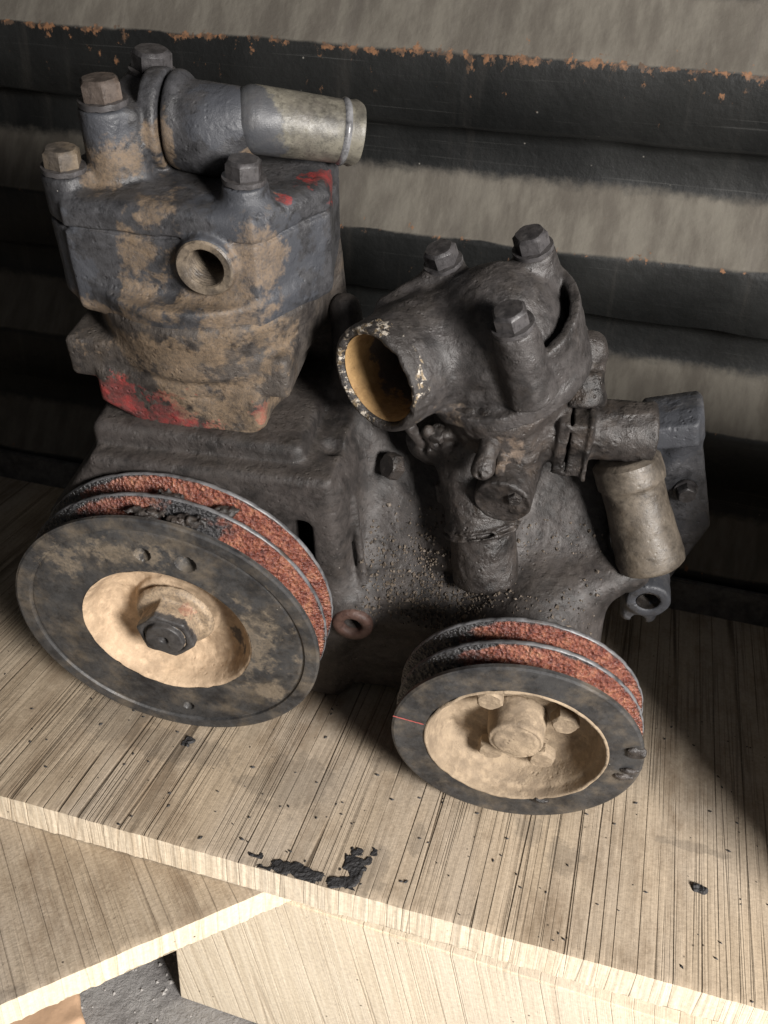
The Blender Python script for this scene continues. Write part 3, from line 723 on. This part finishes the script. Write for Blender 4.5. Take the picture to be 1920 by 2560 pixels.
# ------------------------------------------------------------------ wood
def wood_mat(name, c_lo, c_hi, grey, lines=1., crackcol=(.05, .034, .02), cross=.5, rot=None, dirt=.75):
    t = NT(name)
    if rot is not None:
        mp = t.n('ShaderNodeMapping'); t.l(t.co, mp.inputs[0]); mp.inputs['Rotation'].default_value = rot; t.co = mp.outputs[0]
    big_ = t.noise(6, 4, .6, sc=(1, .35, .5)); 
    fib = t.noise(1, 4, .6, sc=(330, 8, 9), dist=.35)
    fib2 = t.noise(1, 3, .6, sc=(1100, 40, 60))
    lin = t.noise(1, 1.2, .4, sc=(95, 1.3, 4), off=(2.3, .7, 0), dist=.12)
    col = t.mix(t.step(fib, .3, .7), c_lo, c_hi)
    col = t.mix(t.math('MULTIPLY', t.step(big_, .4, .65), .7), col, grey)
    col = t.mix(t.math('MULTIPLY', t.step(fib2, .55, .8), .22), col, tuple(x*.5 for x in c_lo))
    # dark seams: thin contours of stretched noise
    def cells(sc, off, w0, w1):
        mp = t.n('ShaderNodeMapping'); t.l(t.co, mp.inputs[0]); mp.inputs['Scale'].default_value = sc; mp.inputs['Location'].default_value = off
        wob = t.n('ShaderNodeTexNoise'); t.l(mp.outputs[0], wob.inputs['Vector']); wob.inputs['Scale'].default_value = .8; wob.inputs['Detail'].default_value = 3
        ad = t.n('ShaderNodeVectorMath', operation='MULTIPLY_ADD'); t.l(wob.outputs['Color'], ad.inputs[0]); ad.inputs[1].default_value = (.5, .5, 0); t.l(mp.outputs[0], ad.inputs[2])
        v = t.n('ShaderNodeTexVoronoi', feature='DISTANCE_TO_EDGE'); t.l(ad.outputs[0], v.inputs['Vector']); v.inputs['Scale'].default_value = 1; v.inputs['Randomness'].default_value = .9
        return t.step(v.outputs['Distance'], w0, w1, 1, 0)
    s1 = cells((75, .8, 3), (0, 0, 0), .003, .026)
    lin2 = t.noise(1, 1.2, .5, sc=(240, 2.6, 6), off=(9, .2, 4), dist=.12)
    s2 = t.math('MULTIPLY', cells((270, 2.4, 5), (3, 1, 2), .01, .07), t.step(t.noise(1, 2, .5, sc=(28, 7, 7), off=(4, 4, 4)), .42, .58))
    brk = t.step(t.noise(1, 2, .5, sc=(40, 4, 4), off=(1, 2, 3)), .34, .50)
    s1 = t.math('MULTIPLY', s1, brk)
    seam = t.math('MAXIMUM', s1, t.math('MULTIPLY', s2, .45)); seam = t.math('MULTIPLY', seam, lines)
    col = t.mix(t.math('MULTIPLY', seam, .80), col, crackcol)
    mo = t.noise(380, 5, .75); col = t.mix(t.step(mo, .45, .75, 0, .38), col, tuple(x*.42 for x in c_lo)); col = t.mix(t.step(mo, .28, .5, .30, 0), col, tuple(min(1, x*1.35) for x in c_hi))
    # grime
    gr = t.step(t.noise(1, 8, .75, sc=(20, 9, 9), off=(5, 5, 5)), .44, .66)
    col = t.mix(t.math('MULTIPLY', gr, dirt), col, (.20, .145, .095))
    spk = t.math('MULTIPLY', t.step(t.vor(95), .03, .10, 1, 0), t.step(t.noise(30, 3, off=(8, 1, 1)), .5, .56))
    col = t.mix(t.math('MULTIPLY', spk, .9), col, (.035, .027, .02))
    st = t.attr('stain'); st = t.step(t.math('ADD', st, t.math('MULTIPLY', t.math('SUBTRACT', t.noise(90, 5, .7), .5), 2.2)), 0, .3)
    col = t.mix(t.math('MULTIPLY', st, .32), col, (.10, .085, .07))
    h = t.math('ADD', t.math('MULTIPLY', fib, .6), t.math('MULTIPLY', fib2, .35))
    h = t.math('ADD', h, t.math('MULTIPLY', seam, -1.3))
    h = t.math('ADD', h, t.math('MULTIPLY', t.noise(1, 4, .65, sc=(260, 420, 260)), cross))
    return t.fin(col, .82, t.bump(h, 1, .00045), 0, .25)
M_wood = wood_mat('weathered_sawn_top', (.38, .30, .21), (.49, .395, .285), (.41, .355, .295))
M_wood2 = wood_mat('lower_plank_top', (.36, .285, .20), (.46, .375, .275), (.40, .35, .30), .5, cross=.9)
M_end = wood_mat('fresh_cut_end', (.62, .51, .37), (.74, .65, .51), (.66, .57, .45), .35, (.30, .20, .11), .15, dirt=.12)
M_board = wood_mat('smooth_board', (.64, .54, .40), (.78, .68, .53), (.66, .58, .47), .3, (.25, .16, .08), .1, (math.radians(-90), 0, math.radians(-14)), dirt=.12)

def plank(name, w, ln, th, mat_top, mat_end, M, org, nx, ny, jag, stains=(), parent=None):
    # local x across the grain, y along the grain (front edge y=0), z up, top at 0
    xs = np.linspace(0, w, nx); ny_ = ny
    ys = np.concatenate([np.linspace(0, .03, 12)[:-1], np.linspace(.03, ln, ny_)])
    X, Y = np.meshgrid(xs, ys, indexing='ij')
    n1 = vnoise(np.stack([xs, xs*0, xs*0], -1), .006, 1.)+.6*vnoise(np.stack([xs, xs*0, xs*0], -1), .0018, 3.)+1.2*vnoise(np.stack([xs, xs*0, xs*0], -1), .04, 3.)
    Yj = Y+jag*n1[:, None]*np.clip(1-Y/.03, 0, 1)
    Pn = np.stack([X, Y*.12, X*0], -1)
    Z = .00012*vnoise(Pn, .003, 2.)+.0003*vnoise(Pn, .012, 5.)
    Z[:, 0] -= .0006+.0003*n1
    V = [np.stack([X, Yj, Z], -1).reshape(-1, 3)]
    m = len(ys); F = []
    i = np.arange(nx-1)[:, None]; j = np.arange(m-1)[None, :]
    F1 = np.stack([i*m+j, (i+1)*m+j, (i+1)*m+j+1, i*m+j+1], -1).reshape(-1, 4)
    stv = np.full(nx*m, -1.)
    P2 = V[0][:, :2]
    for (sx, sy, sr, srx) in stains: stv = np.maximum(stv, 1-np.sqrt(((P2[:, 0]-sx)/sr)**2+((P2[:, 1]-sy)/srx)**2))
    top = mesh_obj(name, V[0], F1, mat_top, parent, True, {'stain': stv+1})
    me = top.data
    # front end as a second patch in the same mesh
    k = 7; zs = np.linspace(0, -th, k)
    E = np.stack([np.repeat(xs, k), (Yj[:, :1]+.00025*vnoise(np.stack([X[:, :1]+0*zs, zs[None, :]+0*X[:, :1], 0*X[:, :1]+0*zs], -1), .003, 7.)).ravel(), np.tile(zs, nx)], -1)
    E = E.reshape(nx, k, 3); E[:, 0, 1] = Yj[:, 0]; E[:, 0, 2] = Z[:, 0]; E[:, -1, 2] += .0004*n1
    E = E.reshape(-1, 3)
    j = np.arange(k-1)[None, :]
    F2 = np.stack([i*k+j, i*k+j+1, (i+1)*k+j+1, (i+1)*k+j], -1).reshape(-1, 4)
    end = (E, F2)
    # sides, back, bottom
    B = np.array([(0, 0, 0), (w, 0, 0), (w, ln, 0), (0, ln, 0), (0, 0, -th), (w, 0, -th), (w, ln, -th), (0, ln, -th)], float)
    Fb = np.array([(4, 7, 6, 5), (1, 5, 6, 2), (2, 6, 7, 3), (3, 7, 4, 0)])
    top.data.materials.append(mat_end)
    bm = __import__('bmesh').new(); bm.from_mesh(me)
    for (vv, ff) in (end, (B, Fb)):
        bv = [bm.verts.new(q) for q in vv.tolist()]
        for f in ff.tolist():
            fc = bm.faces.new([bv[q] for q in f]); fc.material_index = 1; fc.smooth = True
    bm.to_mesh(me); bm.free()
    m = np.eye(4); m[:3, :3] = M; m[:3, 3] = org; top.matrix_world = Matrix(m.tolist())
    return top
I3 = np.eye(3)
x0 = -.75
p1 = plank('wide_plank', 1.25, .369, .0215, M_wood, M_end, I3, (x0, .351, 0), 1500, 60, .00028,
           [(-.128-x0, .003, .045, .007), (-.09-x0, .022, .012, .02), (-.004-x0, .080, .012, .012), (.02-x0, .066, .014, .016), (-.25-x0, .075, .05, .016), (-.30-x0, .09, .03, .03), (-.16-x0, .07, .03, .03), (-.08-x0, .11, .04, .02), (-.18-x0, .06, .02, .008), (.10-x0, .10, .03, .005), (-.07-x0, .05, .006, .014)])
tag(p1, 'wide weathered rough-sawn plank with dark grain lines that carries the compressor', 'plank')
e = unit((.105, .107, 0)); gdir = np.array((-e[1], e[0], 0))
M2 = np.stack([e, gdir, (0, 0, 1)], 1)
p2 = plank('lower_plank', .62, .30, .0195, M_wood2, M_end, M2, np.array((-.156, .3495, -.0225))-e*.46, 900, 40, .00028,
           [(.30, .004, .03, .006)])
tag(p2, 'lower plank set at an angle under the wide plank, bright cut end', 'plank')
# upright board
def rbox(name, x0, x1, y0, y1, z0, z1, mat, M=None, org=(0, 0, 0)):
    bmm = __import__('bmesh'); bm = bmm.new(); bmm.ops.create_cube(bm, size=1)
    for v in bm.verts: v.co = ((x0+x1)/2+v.co.x*(x1-x0), (y0+y1)/2+v.co.y*(y1-y0), (z0+z1)/2+v.co.z*(z1-z0))
    bmm.ops.bevel(bm, geom=bm.edges[:], offset=.0012, segments=2, affect='EDGES')
    me = bpy.data.meshes.new(name); bm.to_mesh(me); bm.free(); me.materials.append(mat)
    o = bpy.data.objects.new(name, me); COL.objects.link(o)
    m = np.eye(4); 
    if M is not None: m[:3, :3] = M
    m[:3, 3] = org; o.matrix_world = Matrix(m.tolist()); return o
ya = math.radians(-1.6)
# built with the grain axis (y) tilted across the face
ga = math.radians(68)
Mx = np.array([math.cos(ya), math.sin(ya), 0]); My = np.array([-math.sin(ya), math.cos(ya), 0]); 
board = rbox('upright_board', 0, .75, 0, .02, 0, .147, M_board, np.stack([Mx, My, (0, 0, 1)], 1), (-.2285, .366, -.19))
tag(board, 'pale smooth board standing on edge under the front of the wide plank', 'board')

# ------------------------------------------------------------------ wall
def wall_mat():
    t = NT('ribbed_painted_sheet')
    dust = t.attr('dust'); crest = t.attr('crest')
    edge = t.noise(1, 5, .65, sc=(120, 60, 160))
    st = t.noise(1, 4, .6, sc=(45, 3, 3))            # vertical streaks
    scr = t.noise(1, 4, .7, sc=(5, 5, 520)); scr2 = t.noise(1, 3, .6, sc=(2.5, 2.5, 140), off=(4, 0, 2))
    blk = t.mix(t.step(t.noise(9, 4), .35, .7), (.0060, .0065, .0065), (.014, .0145, .014))
    blk = t.mix(t.math('MULTIPLY', t.math('MULTIPLY', t.step(scr, .60, .72), t.step(scr2, .45, .6)), .28), blk, (.12, .12, .115))
    blk = t.mix(t.math('MULTIPLY', t.step(st, .55, .75), .12), blk, (.13, .115, .10))
    dot = t.math('MULTIPLY', t.step(t.vor(70), .02, .07, 1, 0), t.step(t.noise(14, 3), .55, .62))
    blk = t.mix(t.math('MULTIPLY', dot, .7), blk, (.3, .28, .25))
    dc = t.mix(t.step(t.noise(1, 5, .65, sc=(60, 18, 18)), .35, .68), (.082, .073, .061), (.128, .117, .098))
    dc = t.mix(t.math('MULTIPLY', t.step(st, .56, .66), .35), dc, (.075, .066, .058))
    f = t.step(t.math('ADD', dust, t.math('MULTIPLY', t.math('SUBTRACT', edge, .5), .42)), .28, .66)
    col = t.mix(f, blk, dc)
    rn = t.math('ADD', crest, t.math('MULTIPLY', t.math('SUBTRACT', t.noise(1, 5, .7, sc=(110, 110, 80)), .5), 3.2))
    rs = t.step(rn, .66, .84)
    rc = t.mix(t.step(t.noise(160, 3), .4, .6), (.07, .045, .03), (.20, .10, .05))
    col = t.mix(t.math('MULTIPLY', rs, .85), col, rc)
    rg = t.math('ADD', t.math('MULTIPLY', f, .40), t.math('ADD', t.math('MULTIPLY', t.noise(60, 3), .3), .42), clamp=True)
    h = t.math('ADD', t.noise(150, 5, .6), t.math('MULTIPLY', f, .35))
    return t.fin(col, rg, t.bump(h, .7, .0009), 0, .30)
M_wall = wall_mat()
PER = .1285; z_c = .0475   # crest (bottom of a dusty slope) heights
prof = []
zz = -.35; 
base = .0315
def wall_prof():
    out = []  # (z, y, dust, crest)
    k0 = -3
    for k in range(k0, 8):
        zc = .0355+PER*k      # crest: top edge of the proud flat, dusty slope starts here
        # slope goes up and back
        out += [(zc-.046, .722, .0, 0.), (zc-.004, .7205, .05, .36 if k == 3 else .1), (zc, .7200, .30, .78 if k == 3 else .45), (zc+.0035, .7225, .9, .25), (zc+.020, .7330, 1., .0), (zc+.034, .7420, .82, 0.), (zc+.0435, .7475, .50, .0), (zc+.0525, .7480, .14, 0.), (zc+.070, .7478, .0, 0.), (zc+.076, .7440, .0, 0)]
    return out
wp = np.array(wall_prof())
wp = wp[np.argsort(wp[:, 0], kind='stable')]
xs = np.linspace(-1.5, 1.2, 700)
nz_ = len(wp)
Xw = np.repeat(xs, nz_); wob_ = .0018*vnoise(np.stack([Xw*1., np.tile(wp[:, 0], len(xs)), Xw*0], -1), .05, 1.)
rise = Xw*.006
Vw = np.stack([Xw, np.tile(wp[:, 1], len(xs))+wob_, np.tile(wp[:, 0], len(xs))+rise+.0015*vnoise(np.stack([Xw, Xw*0, np.tile(wp[:, 0], len(xs))*8], -1), .03, 2.)], -1)
i = np.arange(len(xs)-1)[:, None]; j = np.arange(nz_-1)[None, :]
Fw = np.stack([i*nz_+j, (i+1)*nz_+j, (i+1)*nz_+j+1, i*nz_+j+1], -1).reshape(-1, 4)
du = np.tile(wp[:, 2], len(xs))
wall = mesh_obj('ribbed_wall', Vw, Fw, M_wall, None, True, {'dust': du+1, 'crest': np.tile(wp[:, 3], len(xs))+1})
tag(wall, 'black painted ribbed sheet-metal wall with dusty ledges and rust chips behind the plank', 'wall')

M_rail = None
o = rbox('base_rail', -1.5, 1.2, 0, .006, -.02, .030, cast_mat('grey_rail', (.10, .10, .105), (.16, .155, .15), dust=(.2, .18, .15), dust_amt=.3, grit=.3), None, (0, .7125, .0))
tag(o, 'dull grey metal strip along the foot of the ribbed wall behind the plank', 'rail')
# ------------------------------------------------------------------ floor and small things
def floor_mat():
    t = NT('dusty_concrete')
    c = t.mix(t.step(t.noise(30, 6, .65), .35, .65), (.20, .19, .185), (.30, .29, .28))
    c = t.mix(t.step(t.vor(120), .03, .10, 1, 0), c, (.42, .41, .39))
    return t.fin(c, .9, t.bump(t.noise(160, 6, .7), 1, .003), 0, .2)
g = 90; fx = np.linspace(-2.5, 2.5, g); fy = np.linspace(-2.5, 1.6, g); FX, FY = np.meshgrid(fx, fy, indexing='ij')
Vf = np.stack([FX, FY, -.19+.0006*rng.standard_normal(FX.shape)], -1).reshape(-1, 3)
i = np.arange(g-1)[:, None]; j = np.arange(g-1)[None, :]
Ff = np.stack([i*g+j, (i+1)*g+j, (i+1)*g+j+1, i*g+j+1], -1).reshape(-1, 4)
M_floor = floor_mat()
tag(mesh_obj('floor', Vf, Ff, M_floor), None, None, None, 'structure')
# grit on the floor: uncountable
V = []; F = []
for k in range(500):
    x = rng.uniform(-.42, -.1); y = rng.uniform(.20, .42); s = rng.uniform(.0006, .0024)**1.; b = len(V)
    q = rng.uniform(.7, 1.3, 6)*s
    V += [(x+q[0], y, -.19+s*.3), (x-q[1], y, -.19+s*.3), (x, y+q[2], -.19+s*.3), (x, y-q[3], -.19+s*.3), (x, y, -.19+s*1.1), (x, y, -.191)]
    F += [(b, b+2, b+4), (b+2, b+1, b+4), (b+1, b+3, b+4), (b+3, b, b+4)]
def plain(name, c, r=.8, b=.001, sc=200):
    t = NT(name); return t.fin(t.mix(t.noise(sc, 4), tuple(x*.7 for x in c), c), r, t.bump(t.noise(sc*1.5, 5), 1, b))
tag(mesh_obj('floor_grit', np.array(V), F, plain('pale_grit', (.42, .40, .38)), None, False), None, None, None, 'stuff')
# tan offcut lying at the lower left
def sdf_thing(name, fn, lo, hi, h, mat, label, cat, group=None):
    V, F = nets(fn, lo, hi, h); c = np.array([(np.asarray(lo)+np.asarray(hi))[0]/2, (np.asarray(lo)+np.asarray(hi))[1]/2, V[:, 2].min()])
    o = mesh_obj(name, V-c, F, mat); o.location = c; tag(o, label, cat, group); return o
Mo = frame((0, 0, 1), (.5, .86, 0))
sdf_thing('wood_offcut', lambda P: prism(P, [(-.02, -.018), (.022, -.020), (.030, 0.004), (.010, .020), (-.02, .02)], (-.305, .310, -.178), Mo, .012, .004)+.0012*vnoise(P, .012),
          (-.36, .26, -.195), (-.25, .36, -.16), .0016, plain('tan_offcut', (.58, .38, .24), .85, .0008, 60), 'tan chunk of wood lying on the grey floor at lower left', 'offcut')
sdf_thing('bark_crumb', lambda P: box(P, (-.277, .300, -.186), (.006, .013, .004), .002, frame((0, 0, 1), (.9, -.4, 0)))+.002*vnoise(P, .005),
          (-.31, .27, -.195), (-.25, .33, -.175), .001, plain('brown_bark', (.10, .06, .03), .9, .001, 300), 'dark brown crumbly bark piece beside the tan wood chunk on the floor', 'bark')
# black round edge at far left
V, F = lathe([(0, 0), (.045, 0), (.048, .003), (.048, .030), (.045, .033), (0, .033)], 96, (0, 0, 0), frame((.2, -.95, -.0)))
o = mesh_obj('black_disc', V, F, M_disc); auto_sharp(o, 30); o.location = (-.4242, .4140, .0485)
tag(o, 'black round metal disc whose edge just shows at the far left', 'metal disc')
# added unseen block, out of frame on the right: throws the shade over the plank's right end
o = rbox('shade_block', 0, .20, 0, .10, 0, .318, M_board, None, (.2170, .362, .0005))
tag(o, 'added out-of-view block that shades the right end of the wide plank', 'shade block')
# tar crust and flakes
M_tar = plain('black_tar', (.028, .027, .028), .62, .0016, 300)
def flake(name, cx, cy, rx, ry, th, label, seed, z=0.):
    n = 70; xs = np.linspace(-rx, rx, n); ys = np.linspace(-ry, ry, n); X, Y = np.meshgrid(xs, ys, indexing='ij')
    P = np.stack([X+cx*3+seed, Y+cy*3, X*0], -1)
    hgt = 1-((X/rx)**2+(Y/ry)**2)**.6+.75*vnoise(P, .006, seed)+.5*vnoise(P, .0025, seed+1)-.22
    keep = hgt > 0
    Z = np.where(keep, th*np.minimum(1, hgt*2.5)*(.7+.5*vnoise(P, .002, 4.)), -.0002)
    V = np.stack([X, Y, Z], -1).reshape(-1, 3); i = np.arange(n-1)[:, None]; j = np.arange(n-1)[None, :]
    F = np.stack([i*n+j, (i+1)*n+j, (i+1)*n+j+1, i*n+j+1], -1).reshape(-1, 4)
    kv = keep.reshape(-1); F = F[kv[F].any(1)]
    us = np.unique(F); mp = np.full(len(V), -1); mp[us] = np.arange(len(us)); 
    o = mesh_obj(name, V[us], mp[F], M_tar, None, True); o.location = (cx, cy, z+.0004); tag(o, label, 'tar'); return o
flake('tar_crust', -.136, .3560, .034, .0055, .0008, 'long streak of black tar crusted on the front edge of the wide plank', 1.)
flake('tar_crust', -.099, .3700, .010, .017, .0007, 'short upright blot of black tar beside the long streak at the plank front', 5.)
flake('grease_flake', .1026, .4200, .0055, .0045, .0022, 'small black grease flake alone on the right side of the wide plank', 9.)
flake('grease_flake', -.2420, .4330, .0040, .0050, .0016, 'dark grease flake just in front of the large pulley on the plank', 3.)
V = []; F = []
for k in range(230):
    x = rng.uniform(-.42, .20); y = rng.uniform(.352, .56); s = rng.uniform(.0003, .0011); b = len(V); a = rng.uniform(0, 3.1)
    cx, sx = math.cos(a)*s*rng.uniform(1, 2.2), math.sin(a)*s*rng.uniform(1, 2.2)
    V += [(x+cx, y+sx, .0004), (x-cx, y-sx, .0004), (x-sx*.5, y+cx*.5, .0004), (x+sx*.5, y-cx*.5, .0004), (x, y, .0004+s*.8)]
    F += [(b, b+2, b+4), (b+2, b+1, b+4), (b+1, b+3, b+4), (b+3, b, b+4)]
tag(mesh_obj('black_crumbs', np.array(V), F, M_tar, None, False), None, None, None, 'stuff')
